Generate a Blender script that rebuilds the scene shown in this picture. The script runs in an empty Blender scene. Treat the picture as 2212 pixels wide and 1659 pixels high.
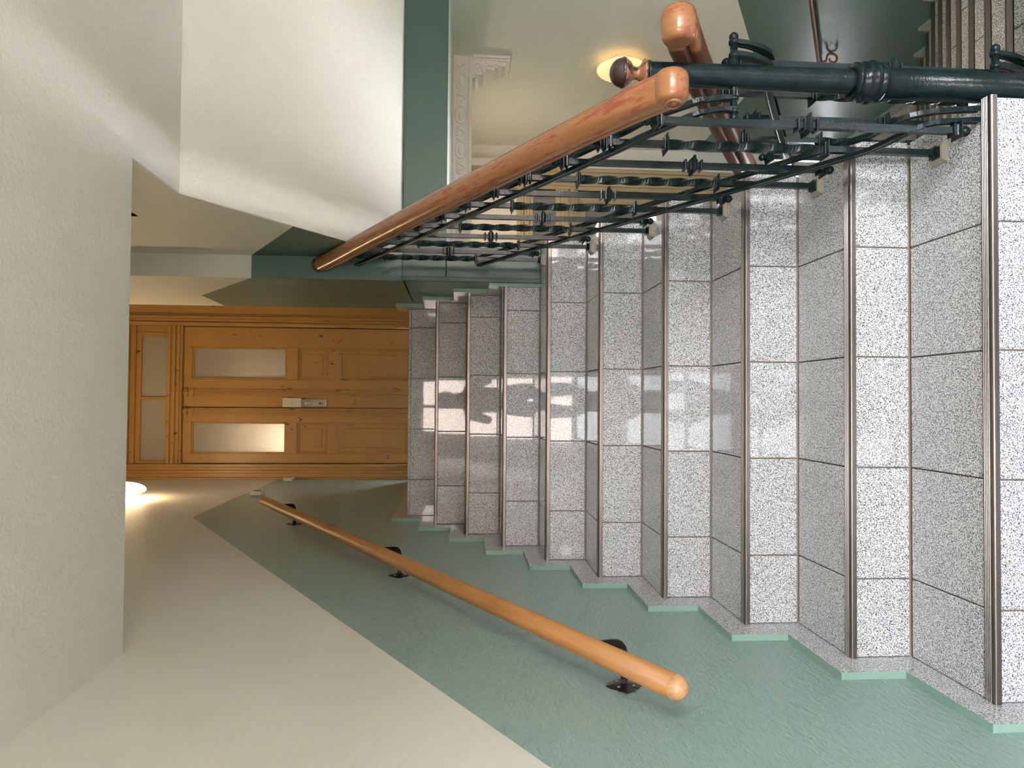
import bpy, math, random
from mathutils import Vector, Matrix
random.seed(7)
S = bpy.context.scene
COL = S.collection

# ------------------------------------------------------------------ camera, world, exposure
# the photograph lies on its side: the phone was turned, so the camera is rolled a quarter turn
cam_d = bpy.data.cameras.new('camera')
cam = bpy.data.objects.new('camera', cam_d); COL.objects.link(cam)
right = Vector((0.999711, -0.022139, 0.009326)); down = Vector((0.007763, -0.069676, -0.997540)); fwd = Vector((0.022734, 0.997324, -0.069484))
cam.matrix_world = Matrix((( down.x, right.x, -fwd.x, 0), (down.y, right.y, -fwd.y, 0), (down.z, right.z, -fwd.z, 0), (0, 0, 0, 1)))
cam_d.sensor_fit = 'HORIZONTAL'; cam_d.sensor_width = 36.0; cam_d.lens = 36.0 * 1530.36 / 2212
cam_d.clip_start = 0.02; cam_d.clip_end = 100
S.camera = cam

SKY = 56.0
W = bpy.data.worlds.new('sky'); S.world = W; W.use_nodes = True
bg = W.node_tree.nodes['Background']; bg.inputs[0].default_value = (0.95, 0.985, 1.05, 1); bg.inputs[1].default_value = SKY

S.view_settings.view_transform = 'Standard'; S.view_settings.look = 'None'
S.view_settings.exposure = 0.36; S.view_settings.gamma = 1.0; S.view_settings.use_curve_mapping = False
S.cycles.max_bounces = 14; S.cycles.diffuse_bounces = 8; S.cycles.glossy_bounces = 6
S.cycles.use_denoising = True
S.cycles.caustics_reflective = False; S.cycles.caustics_refractive = False

# ------------------------------------------------------------------ measures (metres, eye at the origin, Y into the stairwell)
D, RS = 0.29, 0.1668                 # going and rise of the flight that climbs away
Y8, Z8 = 1.5156, -1.1888             # first nosing
XW, XL = -0.687, -0.669              # wall and skirting face at the climbing flight
XT = 0.70                            # open end of the treads
YP = 3.2556                          # front of the pier where the last three steps go through
XP, XPS = 0.542, 0.524               # pier side and its skirting face
FL = Z8 - RS                         # intermediate landing
LZ = Z8 + 9 * RS                     # upper landing
LY = Y8 + 9 * D
YD = 6.18                            # wall with the doors
XR = 2.24                            # far side wall
D2, R2, YE = 0.307, 0.176, 1.58      # falling flight
LF = FL - 11 * R2                    # lower floor
H = 0.898                            # ceiling over the landing
YB = -0.80                           # window wall
TOP = 3.55
JX = [-0.464, -0.171, 0.122, 0.415]  # tile joints of the climbing flight

# ------------------------------------------------------------------ materials
def mat(name):
    m = bpy.data.materials.new(name); m.use_nodes = True
    nt = m.node_tree; return m, nt, nt.nodes['Principled BSDF']
def node(nt, t, **k):
    n = nt.nodes.new(t)
    for a, v in k.items(): setattr(n, a, v)
    return n
def pos(nt, scale=(1, 1, 1), rot=(0, 0, 0), obj=False):
    mp = node(nt, 'ShaderNodeMapping'); mp.inputs['Rotation'].default_value = rot
    ms = node(nt, 'ShaderNodeMapping'); ms.inputs['Scale'].default_value = scale; nt.links.new(mp.outputs[0], ms.inputs[0])
    if obj:
        g = node(nt, 'ShaderNodeTexCoord'); nt.links.new(g.outputs['Object'], mp.inputs[0])
    else:
        g = node(nt, 'ShaderNodeNewGeometry'); nt.links.new(g.outputs['Position'], mp.inputs[0])
    return ms.outputs[0]
def noise(nt, vec, scale, detail=2, rough=.5, dist=0):
    n = node(nt, 'ShaderNodeTexNoise'); n.inputs['Scale'].default_value = scale; n.inputs['Detail'].default_value = detail
    n.inputs['Roughness'].default_value = rough; n.inputs['Distortion'].default_value = dist
    nt.links.new(vec, n.inputs['Vector']); return n.outputs[0]
def ramp(nt, fac, stops, interp='LINEAR'):
    r = node(nt, 'ShaderNodeValToRGB'); r.color_ramp.interpolation = interp
    el = r.color_ramp.elements
    while len(el) < len(stops): el.new(.5)
    for e, (p, c) in zip(el, stops):
        e.position = p; e.color = (c[0], c[1], c[2], 1) if not isinstance(c, (int, float)) else (c, c, c, 1)
    nt.links.new(fac, r.inputs[0]); return r.outputs[0]
def mix(nt, fac, a, b):
    m = node(nt, 'ShaderNodeMix', data_type='RGBA')
    for s, v in ((0, fac), (6, a), (7, b)):
        if isinstance(v, (tuple, list)): m.inputs[s].default_value = (v[0], v[1], v[2], 1)
        elif isinstance(v, (int, float)): m.inputs[s].default_value = v
        else: nt.links.new(v, m.inputs[s])
    return m.outputs[2]
def bump(nt, p, h, strength=.5, dist=.002):
    b = node(nt, 'ShaderNodeBump'); b.inputs['Strength'].default_value = strength; b.inputs['Distance'].default_value = dist
    nt.links.new(h, b.inputs['Height']); nt.links.new(b.outputs[0], p.inputs['Normal'])
def setp(p, color=None, rough=None, metal=None, spec=None):
    if color is not None: p.inputs['Base Color'].default_value = (*color, 1)
    if rough is not None: p.inputs['Roughness'].default_value = rough
    if metal is not None: p.inputs['Metallic'].default_value = metal
    if spec is not None: p.inputs['Specular IOR Level'].default_value = spec

def paint(name, col, var, rough, bscale, bstr, bdist, stretch=(1, 1, 1), spec=.5):
    m, nt, p = mat(name); v = pos(nt, stretch)
    c = ramp(nt, noise(nt, v, 2.3, 4), [(.3, col), (.75, var)])
    # scuffs
    s = ramp(nt, noise(nt, pos(nt, (3, 3, 9)), 4.0, 5, .65), [(.0, 0), (.70, 0), (.76, .35), (1, .5)])
    c = mix(nt, s, c, tuple(x * .72 for x in col))
    nt.links.new(c, p.inputs['Base Color']); setp(p, rough=rough, spec=spec)
    h = noise(nt, v, bscale, 3, .55)
    bump(nt, p, h, bstr, bdist); return m
M_WHITE = paint('warm white wall paint', (.715, .70, .625), (.685, .665, .585), .55, 42, .55, .004, (1, .55, 1.2))
M_CHIP = paint('white woodchip paint', (.615, .592, .522), (.585, .562, .495), .6, 95, .5, .0045)
M_GREEN = paint('sage green gloss paint', (.262, .375, .335), (.238, .348, .308), .33, 75, .8, .006, (1, .5, 1.2))  # dado paint lightened, daylight on the left wall put into the colour
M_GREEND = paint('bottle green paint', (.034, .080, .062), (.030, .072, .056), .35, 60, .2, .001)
M_GREENSH = paint('shaded green gloss paint', (.082, .150, .120), (.074, .138, .110), .38, 42, .4, .003)  # same dado paint darkened, shade of pier and right wall put into the colour
M_GREENE = paint('fresh green paint on edges', (.24, .37, .31), (.21, .34, .28), .4, 60, .2, .001)
M_FACADE = paint('pinkish facade plaster', (.42, .33, .28), (.38, .30, .26), .8, 20, .3, .01)
M_PAVE = paint("pale courtyard paving", (.70, .68, .64), (.66, .645, .61), .8, 5, .3, .01)
M_PLAIN = paint('plain plaster', (.55, .52, .47), (.5, .48, .43), .8, 60, .3, .002)

def granite():
    m, nt, p = mat('polished speckled granite'); v = pos(nt, (1, 1, 1), (.53, .71, .37))
    n = noise(nt, v, 370, 1.5, .55)
    n2 = noise(nt, v, 150, 1, .5)
    c = ramp(nt, n, [(.35, (.05, .05, .065)), (.43, (.22, .22, .24)), (.51, (.58, .58, .585)), (.60, (.75, .75, .745))])
    c = mix(nt, ramp(nt, n2, [(.30, .55), (.42, 0)]), c, (.16, .16, .18))
    nt.links.new(c, p.inputs['Base Color']); setp(p, rough=.025, spec=.5)
    return m
M_GRAN = granite()
m, nt, p = mat('brown grout'); setp(p, (.33, .255, .185), .85); M_GROUT = m
m, nt, p = mat('raw concrete'); setp(p, (.33, .31, .29), .9); M_CONC = m

m, nt, p = mat('ribbed bronze anodised metal'); setp(p, (.20, .175, .155), .34, 1.0)
M_NOSE = m
m, nt, p = mat('bottle green iron enamel'); v = pos(nt)
nt.links.new(ramp(nt, noise(nt, v, 30, 4), [(.35, (.004, .010, .0105)), (.7, (.008, .017, .0165))]), p.inputs['Base Color'])
setp(p, rough=.2, spec=.22); bump(nt, p, noise(nt, v, 190, 3), .5, .0012); M_IRON = m

def worn(name, c1, c2, red, amount, gvec, rough=.25, rx=0):
    m, nt, p = mat(name)
    v = pos(nt, gvec, (rx, 0, 0)); v0 = pos(nt)
    c = ramp(nt, noise(nt, v, 9, 5, .6), [(.3, c1), (.7, c2)])
    c = mix(nt, ramp(nt, noise(nt, v, 14, 6, .7), [(amount, 0), (amount + .06, .85)]), c, red)
    p.inputs['Specular IOR Level'].default_value = .5 if rough < .4 else .2
    c = mix(nt, ramp(nt, noise(nt, v, 33, 5, .7), [(.66, 0), (.69, .9)]), c, (.05, .025, .015))
    nt.links.new(c, p.inputs['Base Color']); setp(p, rough=rough)
    bump(nt, p, noise(nt, v, 30, 4), .25, .001); return m
M_RAIL = worn('worn orange brown rail paint', (.295, .135, .055), (.235, .096, .038), (.235, .052, .028), .53, (5, .55, 3.4), .25, -.50)
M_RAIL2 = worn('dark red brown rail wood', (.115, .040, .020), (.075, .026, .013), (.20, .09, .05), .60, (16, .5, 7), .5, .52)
def beech():
    m, nt, p = mat('varnished beech'); v = pos(nt, (60, 3, 40), (-.52, 0, 0))
    c = ramp(nt, noise(nt, v, 1.2, 4, .6, .6), [(.3, (.30, .130, .038)), (.7, (.42, .200, .066))])
    fl = ramp(nt, noise(nt, pos(nt, (220, 22, 90), (-.52, 0, 0)), 1.0, 2), [(.70, 0), (.78, .35)])
    c = mix(nt, fl, c, (.66, .36, .15))
    nt.links.new(c, p.inputs['Base Color']); setp(p, rough=.42, spec=.4); return m
M_BEECH = beech()
m, nt, p = mat('raw end grain'); v = pos(nt, (90, 30, 30))
nt.links.new(ramp(nt, noise(nt, v, 1.5, 3, .5, .8), [(.3, (.44, .22, .10)), (.7, (.60, .33, .16))]), p.inputs['Base Color']); setp(p, rough=.35); M_ENDGRAIN = m

def doorpaint(name, col, chips):
    m, nt, p = mat(name); v = pos(nt, (1, 1, .45))
    c = ramp(nt, noise(nt, pos(nt), 3, 4), [(.3, col), (.75, tuple(x * .9 for x in col))])
    ch = ramp(nt, noise(nt, v, 26, 6, .68), [(chips, 0), (chips + .012, 1)])
    big = ramp(nt, noise(nt, pos(nt), 2.2, 2), [(.45, 0), (.6, 1)])
    f = node(nt, 'ShaderNodeMath', operation='MULTIPLY'); nt.links.new(ch, f.inputs[0]); nt.links.new(big, f.inputs[1])
    c = mix(nt, f.outputs[0], c, (.075, .03, .012))
    nt.links.new(c, p.inputs['Base Color']); setp(p, rough=.38); bump(nt, p, noise(nt, v, 60, 3), .15, .001); return m
M_DOOR = doorpaint('chipped ochre door paint', (.475, .268, .085), .63)
M_DOORL = doorpaint('cream ochre door paint', (.46, .36, .21), .70)
m, nt, p = mat('white gloss trim'); setp(p, (.70, .68, .64), .3); M_TRIM = m
m, nt, p = mat('pinkish white plaster ornament'); setp(p, (.76, .70, .635), .55); bump(nt, p, noise(nt, pos(nt), 120, 3), .3, .001); M_STUC = m
def ripple(name, base, trans):
    m, nt, p = mat(name)
    h = noise(nt, pos(nt, (300, 1, 16)), 1.0, 3, .6)
    setp(p, base, .16, 0, .6); bump(nt, p, h, .6, .004)
    t = node(nt, 'ShaderNodeBsdfTranslucent'); t.inputs[0].default_value = (.62, .58, .52, 1)
    mx = node(nt, 'ShaderNodeMixShader'); mx.inputs[0].default_value = trans
    out = nt.nodes['Material Output']
    nt.links.new(p.outputs[0], mx.inputs[1]); nt.links.new(t.outputs[0], mx.inputs[2]); nt.links.new(mx.outputs[0], out.inputs[0])
    return m
M_GLASS = ripple('rippled frosted glass', (.30, .265, .225), .4)
M_GLASSD = ripple('dark rippled glass', (.075, .065, .068), .1)
m, nt, p = mat('matt pane'); setp(p, (.40, .36, .31), .25); M_PANE = m
m, nt, p = mat('clear window glass')
_t = node(nt, 'ShaderNodeBsdfTransparent'); _g = node(nt, 'ShaderNodeBsdfGlossy'); _g.inputs['Roughness'].default_value = 0; _m = node(nt, 'ShaderNodeMixShader'); _m.inputs[0].default_value = .06
nt.links.new(_t.outputs[0], _m.inputs[1]); nt.links.new(_g.outputs[0], _m.inputs[2]); nt.links.new(_m.outputs[0], nt.nodes['Material Output'].inputs[0]); M_CLEAR = m
m, nt, p = mat('brushed nickel'); setp(p, (.62, .57, .48), .3, 1); M_NICKEL = m
m, nt, p = mat('black iron lacquer'); setp(p, (.012, .010, .010), .22); M_BLACK = m
m, nt, p = mat('brass screw'); setp(p, (.6, .47, .22), .3, 1); M_BRASS = m
m, nt, p = mat('white plastic'); setp(p, (.62, .57, .47), .35); M_PLASTIC = m
m, nt, p = mat('grey plastic'); setp(p, (.16, .15, .13), .4); M_GREY = m
m, nt, p = mat('card'); setp(p, (.74, .70, .66), .7); M_CARD = m
m, nt, p = mat('grey print'); setp(p, (.38, .34, .31), .8); M_PRINT = m
m, nt, p = mat('stone coloured base paint'); setp(p, (.27, .235, .19), .4); M_BASE = m
m, nt, p = mat('red brown iron paint'); setp(p, (.20, .07, .03), .35); M_REDIRON = m
m, nt, p = mat('finial wood'); v = pos(nt)
nt.links.new(ramp(nt, noise(nt, v, 60, 4), [(.42, (.23, .10, .05)), (.5, (.26, .12, .06)), (.60, (.04, .02, .015))]), p.inputs['Base Color']); setp(p, rough=.28); M_FIN = m
m, nt, p = mat('dark brown ball wood'); setp(p, (.03, .016, .012), .25); M_FIND = m
def glow(name, col, st):
    m, nt, p = mat(name); setp(p, (.8, .75, .65), .3)
    p.inputs['Emission Color'].default_value = (*col, 1); p.inputs['Emission Strength'].default_value = st; return m
M_LAMP = glow('lit opal glass', (1.0, .70, .38), 33.0)
M_LAMPC = glow('added hall lamp glow', (1.0, .84, .62), 26.0)
M_LAMPL = glow('dim lit opal glass', (1.0, .57, .17), .78)

# ------------------------------------------------------------------ mesh helpers
class MB:
    def __init__(s): s.v = []; s.f = []; s.m = []; s.sm = []
    def add(s, vs, fs, mi=0, smooth=False):
        o = len(s.v); s.v += [tuple(a) for a in vs]
        for f in fs:
            s.f.append([i + o for i in f]); s.m.append(mi); s.sm.append(smooth)
    def box(s, x0, x1, y0, y1, z0, z1, mi=0, fm=None):
        vs = [(x0,y0,z0),(x1,y0,z0),(x1,y1,z0),(x0,y1,z0),(x0,y0,z1),(x1,y0,z1),(x1,y1,z1),(x0,y1,z1)]
        fs = dict(bottom=(3,2,1,0), top=(4,5,6,7), front=(0,1,5,4), right=(1,2,6,5), back=(2,3,7,6), left=(3,0,4,7))
        for k, f in fs.items(): s.add(vs, [f], (fm or {}).get(k, mi))
    def cbox(s, x0, x1, y0, y1, z0, z1, c=.003, mi=0):   # chamfered box
        vs = []; idx = {}
        for sx in (0, 1):
            for sy in (0, 1):
                for sz in (0, 1):
                    X, Y, Z = (x0, x1)[sx], (y0, y1)[sy], (z0, z1)[sz]
                    dx, dy, dz = (c, -c)[sx], (c, -c)[sy], (c, -c)[sz]
                    idx[sx, sy, sz] = len(vs); vs += [(X, Y + dy, Z + dz), (X + dx, Y, Z + dz), (X + dx, Y + dy, Z)]
        I = lambda a, b, d, k: idx[a, b, d] + k
        fs = [[I(0,0,0,0),I(0,0,1,0),I(0,1,1,0),I(0,1,0,0)], [I(1,0,0,0),I(1,1,0,0),I(1,1,1,0),I(1,0,1,0)],
              [I(0,0,0,1),I(1,0,0,1),I(1,0,1,1),I(0,0,1,1)], [I(0,1,0,1),I(0,1,1,1),I(1,1,1,1),I(1,1,0,1)],
              [I(0,0,0,2),I(0,1,0,2),I(1,1,0,2),I(1,0,0,2)], [I(0,0,1,2),I(1,0,1,2),I(1,1,1,2),I(0,1,1,2)]]
        for a in (0, 1):
            for b in (0, 1):
                fs.append([I(0,a,b,1),I(1,a,b,1),I(1,a,b,2),I(0,a,b,2)])
                fs.append([I(a,0,b,0),I(a,1,b,0),I(a,1,b,2),I(a,0,b,2)])
                fs.append([I(a,b,0,0),I(a,b,1,0),I(a,b,1,1),I(a,b,0,1)])
                for d in (0, 1): fs.append([I(a,b,d,0),I(a,b,d,1),I(a,b,d,2)])
        s.add(vs, fs, mi)
    def prism(s, poly, axis, a, b, mi=0):   # polygon (2D) swept along an axis
        def P(u, w, t): return {'x': (t, u, w), 'y': (u, t, w), 'z': (u, w, t)}[axis]
        n = len(poly); vs = [P(u, w, a) for u, w in poly] + [P(u, w, b) for u, w in poly]
        fs = [list(range(n))[::-1], list(range(n, 2 * n))] + [[i, (i + 1) % n, (i + 1) % n + n, i + n] for i in range(n)]
        s.add(vs, fs, mi)
    def lathe(s, prof, n=20, c=(0, 0, 0), R=None, mi=0, smooth=True, a0=0, caps=True):
        vs = []; m = len(prof)
        for k in range(n):
            a = a0 + 2 * math.pi * k / n
            for r, z in prof:
                q = Vector((r * math.cos(a), r * math.sin(a), z))
                if R is not None: q = R @ q
                vs.append(tuple(q + Vector(c)))
        fs = []
        for k in range(n):
            k2 = (k + 1) % n
            for j in range(m - 1): fs.append([k*m+j, k2*m+j, k2*m+j+1, k*m+j+1])
        if caps:
            if prof[0][0] > 1e-6: fs.append([k*m for k in range(n)][::-1])
            if prof[-1][0] > 1e-6: fs.append([k*m+m-1 for k in range(n)])
        s.add(vs, fs, mi, smooth)
    def sphere(s, c, r, n=16, mi=0, sc=(1, 1, 1)):
        m = n // 2; prof = [(r * math.sin(math.pi * j / m), -r * math.cos(math.pi * j / m)) for j in range(m + 1)]
        prof[0] = (1e-5, -r); prof[-1] = (1e-5, r)
        s.lathe(prof, n, c, Matrix.Diagonal(Vector(sc)), mi, True)
    def sweep(s, path, prof, up=(0, 0, 1), mi=0, smooth=False, scales=None, caps=True, twist=None, profs=None, side=None):
        P = [Vector(p) for p in path]; n = len(prof); up = Vector(up); vs = []
        for i, q in enumerate(P):
            t = (P[min(i + 1, len(P) - 1)] - P[max(i - 1, 0)]).normalized()
            sd = t.cross(up) if side is None else Vector(side) - t * Vector(side).dot(t)
            if sd.length < 1e-4: sd = t.cross(Vector((0, 1, 0)))
            sd.normalize(); u2 = sd.cross(t)
            sc = scales[i] if scales else 1
            if not isinstance(sc, tuple): sc = (sc, sc)
            a = twist[i] if twist else 0; ca, sa = math.cos(a), math.sin(a)
            for x, y in (profs[i] if profs else prof):
                x, y = x * sc[0], y * sc[1]; x, y = x * ca - y * sa, x * sa + y * ca
                vs.append(tuple(q + sd * x + u2 * y))
        fs = []
        for i in range(len(P) - 1):
            for j in range(n):
                j2 = (j + 1) % n; fs.append([i*n+j, i*n+j2, (i+1)*n+j2, (i+1)*n+j])
        if caps: fs += [list(range(n))[::-1], [(len(P)-1)*n + j for j in range(n)]]
        s.add(vs, fs, mi, smooth)
    def tube(s, path, r, n=10, mi=0, smooth=True, scales=None, up=(0, 0, 1), closed=False):
        if closed: path = list(path) + [path[0], path[1]]
        s.sweep(path, [(r * math.cos(2*math.pi*k/n), r * math.sin(2*math.pi*k/n)) for k in range(n)], up, mi, smooth, scales, not closed)
    def mesh(s, name, mats):
        me = bpy.data.meshes.new(name); me.from_pydata(s.v, [], s.f)
        for m in (mats if isinstance(mats, (list, tuple)) else [mats]): me.materials.append(m)
        me.polygons.foreach_set('material_index', s.m); me.polygons.foreach_set('use_smooth', s.sm)
        me.update()
        import bmesh
        b = bmesh.new(); b.from_mesh(me); bmesh.ops.recalc_face_normals(b, faces=b.faces); b.to_mesh(me); b.free()
        return me
    def build(s, name, mats, parent=None, loc=(0, 0, 0)):
        return put(name, s.mesh(name, mats), parent, loc)
def put(name, me, parent=None, loc=(0, 0, 0)):
    o = bpy.data.objects.new(name, me); COL.objects.link(o); o.location = loc
    if parent: o.parent = parent; o.location = Vector(loc) - parent.matrix_basis.translation if parent.parent is None else Vector(loc)
    return o
def struct(o): o['kind'] = 'structure'; return o
def tag(o, label, cat, group=None):
    o['label'] = label; o['category'] = cat
    if group: o['group'] = group
    return o
def empty(name, loc=(0, 0, 0)):
    o = bpy.data.objects.new(name, None); COL.objects.link(o); o.location = loc; o.empty_display_size = .05; return o
def ss(path, k=5):   # Catmull-Rom refinement
    P = [Vector(p) for p in path]; out = []
    for i in range(len(P) - 1):
        a, b, c, d = P[max(i-1, 0)], P[i], P[i+1], P[min(i+2, len(P)-1)]
        for j in range(k):
            t = j / k
            out.append(.5 * ((2*b) + (c - a) * t + (2*a - 5*b + 4*c - d) * t*t + (-a + 3*b - 3*c + d) * t**3))
    out.append(P[-1]); return out

# ------------------------------------------------------------------ the setting
def clipwall(axis_x, facing, pts_top, pts_line, pts_bot, th):
    pass

# side wall beside the climbing flight: white above, green below the sloping dado line
m = MB(); x0, x1 = XW - .15, XW
dl = [(YB, -.25), (1.20, -.25), (4.208, 1.545), (YD + .12, 1.555)]
m.prism(dl + [(YD + .12, TOP), (YB, TOP)], 'x', x0, x1, 0)
m.prism([(YB, LF), (YD + .12, LF)] + dl[::-1], 'x', x0, x1, 1)
struct(m.build('wall_left', [M_WHITE, M_GREEN]))
# far side wall beside the falling flight
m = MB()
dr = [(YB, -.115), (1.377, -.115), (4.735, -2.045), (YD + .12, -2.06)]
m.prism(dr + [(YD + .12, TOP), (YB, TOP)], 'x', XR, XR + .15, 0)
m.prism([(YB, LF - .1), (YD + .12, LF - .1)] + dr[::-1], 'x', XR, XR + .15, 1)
struct(m.build('wall_right', [M_WHITE, M_GREENSH]))
# wall with both doors
DX0, DX1, DZ1 = -.56, .61, 2.80        # opening of the upper door
EX0, EX1, EZ1 = .90, 1.86, -.05        # opening of the lower door
m = MB(); y0, y1 = YD, YD + .12
dz = 1.555
m.box(XW, DX0, y0, y1, LZ, dz, 1); m.box(XW, DX0, y0, y1, dz, TOP, 0)
m.box(DX1, XR, y0, y1, LZ, dz, 1); m.box(DX1, XR, y0, y1, dz, TOP, 0)
m.box(DX0, DX1, y0, y1, DZ1, TOP, 0)
m.box(XP, EX0, y0, y1, LF, LZ, 0); m.box(EX1, XR, y0, y1, LF, LZ, 0); m.box(EX0, EX1, y0, y1, EZ1, LZ, 0)
struct(m.build('wall_far', [M_WHITE, M_GREEN]))
XS = .645
# pier and the wall it carries between the flights
m = MB()
dp = [(YP, .955), (3.85, 1.385), (4.27, 1.40)]
m.prism(dp + [(4.27, TOP), (YP, TOP)], 'x', XP, XS, 0)
m.prism([(YP, LZ - .04), (4.27, LZ - .04)] + dp[::-1], 'x', XP, XS, 1)
# spine wall over the sloping soffit
zl = lambda y: .955 + .565 * (y - YP)
yc = 2.70
m.prism([(1.985, H + .002), (2.29, H + .002), (yc, zl(yc) + .002), (YP, .955), (YP, TOP), (1.985, TOP)], 'x', XS, .70, 0)
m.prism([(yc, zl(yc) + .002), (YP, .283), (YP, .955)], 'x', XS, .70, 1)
struct(m.build('wall_spine', [M_WHITE, M_GREENSH]))
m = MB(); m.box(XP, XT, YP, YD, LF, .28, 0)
struct(m.build('wall_pier', [M_GREENSH]))
# window wall behind the viewer, two openings
WX = [(-.45, .27), (1.22, 1.95)]; WZ0, WZ1 = -1.10, .54; WS = (-1.10, -.95)
m = MB(); y0, y1 = YB - .25, YB
m.box(XW, XR, y0, y1, LF, WZ0); m.box(XW, XR, y0, y1, WZ1, H + .3); m.box(WX[1][0], WX[1][1], y0, y1, WZ0, WS[1])
xs = [XW, WX[0][0], WX[0][1], WX[1][0], WX[1][1], XR]
for i in (0, 2, 4): m.box(xs[i], xs[i+1], y0, y1, WZ0, WZ1)
struct(m.build('wall_back', [M_WHITE]))
for i, (a, b) in enumerate(WX):
    wz = WS[i]
    m = MB(); yy = YB - .16
    for xx in (a, (a + b) / 2 - .02, b - .04): m.cbox(xx, xx + .04, yy, yy + .05, wz, WZ1, .004)
    for zz in (wz, WZ1 - .04, wz + .62 * (WZ1 - wz)): m.cbox(a, b, yy, yy + .05, zz, zz + .04, .004)
    w = struct(m.build('window_%d' % (i + 1), [M_TRIM]))
    for x_a, x_b in ((a, (a + b) / 2), ((a + b) / 2, b)):
        m = MB(); m.box(x_a + .02, x_b - .02, yy + .02, yy + .026, wz + .03, WZ1 - .03); m.build('window_pane', [M_CLEAR], w)
    pl = bpy.data.lights.new('window_portal', 'AREA'); pl.shape = 'RECTANGLE'; pl.size = b - a; pl.size_y = WZ1 - wz
    pl.cycles.is_portal = True
    po = bpy.data.objects.new('window_portal', pl); COL.objects.link(po)
    po.location = ((a + b) / 2, YB - .24, (wz + WZ1) / 2); po.rotation_euler = (math.pi / 2, 0, 0)
m = MB(); m.box(-40, 40, -60, YB - .3, -5.2, -5.0); struct(m.build('ground', [M_PAVE]))
m = MB(); m.box(-30, 30, -10.5, -9.5, -5, 1.5); struct(m.build('wall_courtyard', [M_FACADE]))
# ceiling over the landing, flush with the sloping underside of the flight above
m = MB()
m.prism([(XW, YB), (XR, YB), (XR, 2.29), (XS + .002, 2.29), (XS + .002, 1.972), (XW, 1.972)], 'z', H, H + .26)
struct(m.build('ceiling', [M_CHIP]))
m = MB(); m.prism([(2.29, H), (YP, .28), (YP, .62), (2.59, H + .26)], 'x', XS + .002, XR)
struct(m.build('ceiling', [M_CHIP]))
m = MB(); m.box(XW, XR, 1.9, YD + .12, TOP, TOP + .1); m.box(XW, XS, 1.87, 1.972, H + .26, TOP); m.box(XS, XR, 2.5, 2.6, H + .26, TOP)
struct(m.build('ceiling', [M_WHITE]))
# upper landing slab: green edge board, white underside
m = MB(); m.box(XT, XR, YP, YD, .082, LZ - .012, 0)
struct(m.build('floor', [M_CHIP]))
m = MB(); m.box(XW, XT, LY + .01, YD, .05, LZ - .012, 0); ufl = struct(m.build('floor', [M_CONC]))
m = MB(); m.cbox(XP - .002, XR, YP - .014, YP, .08, .281, .004)
m.box(XT + .02, XR, YP - .017, YP - .013, .262, .268)
m.cbox(XP - .002, XT, YP - .014, YP, -.356, .08, .004)
m.cbox(XP - .004, XP + .018, YP - .020, YP - .01, -.356, .281, .003)
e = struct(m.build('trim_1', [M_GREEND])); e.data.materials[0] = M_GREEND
# intermediate landing
m = MB(); m.box(XW, XR, YB, Y8, FL - .25, FL - .012); m.box(.735, XR, Y8, YE, FL - .25, FL - .012)
fl = struct(m.build('floor', [M_GROUT]))
# lower floor
m = MB(); m.box(XT, XR, YE + 10 * D2, YD, LF - .2, LF - .012)
lf = struct(m.build('floor', [M_GROUT]))
m = MB(); m.box(XT - .02, XT, YB, YP, LF, FL - .25); m.box(XT, XR, YB, YB + .05, LF, FL - .2)
struct(m.build('wall_lower', [M_PLAIN]))
# room behind the upper door
m = MB(); m.box(DX0 - .05, DX1 + .05, YD + 1.3, YD + 1.35, LZ, DZ1 + .1); m.box(DX0 - .1, DX0 - .05, YD + .12, YD + 1.35, LZ, DZ1 + .1); m.box(DX1 + .05, DX1 + .1, YD + .12, YD + 1.35, LZ, DZ1 + .1)
m.box(DX0 - .1, DX1 + .1, YD + .12, YD + 1.35, DZ1 + .1, DZ1 + .15); m.box(DX0 - .1, DX1 + .1, YD + .12, YD + 1.35, LZ - .06, LZ)
m.box(EX0 - .1, EX1 + .1, YD + .5, YD + .55, LF, EZ1 + .1)
struct(m.build('wall_inner', [M_PLAIN]))
bl = bpy.data.lights.new('pane_glow_light', 'POINT'); bl.energy = 48; bl.color = (1, .88, .70); bl.shadow_soft_size = .05  # added unseen light, makes the left door pane glow towards its foot
bo = bpy.data.objects.new('pane_glow_light', bl); COL.objects.link(bo); bo.location = (-.345, YD + .34, 1.50)

# ------------------------------------------------------------------ granite tiles
_tiles = {}
def tile(parent, name, x0, x1, y0, y1, z0, z1):
    key = tuple(round(v, 4) for v in (x1 - x0, y1 - y0, z1 - z0))
    if key not in _tiles:
        m = MB(); a, b, c = (k / 2 for k in key); m.cbox(-a, a, -b, b, -c, c, .0016); _tiles[key] = m.mesh('granite_tile', M_GRAN)
    return put(name, _tiles[key], parent, ((x0 + x1) / 2, (y0 + y1) / 2, (z0 + z1) / 2))
G = .0017
def nosing_mesh(L):
    # L-shaped ribbed profile: top leg 26 mm, rounded front
    pr = [(.026, 0), (.026, .002)]
    for k in range(4):
        y = .0235 - k * .005; pr += [(y, .0022), (y - .0008, .0036), (y - .0026, .0036), (y - .0034, .0022)]
    pr += [(.002, .0025)]
    for k in range(6):
        a = math.pi / 2 + (math.pi / 2) * k / 5; pr.append((-.001 + .0055 * math.cos(a), -.003 + .0055 * math.sin(a)))
    pr += [(-.0065, -.013), (-.003, -.013), (-.003, 0)]
    m = MB(); m.prism(pr, 'x', -L / 2, L / 2); return m.mesh('nosing_strip', M_NOSE)

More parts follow.
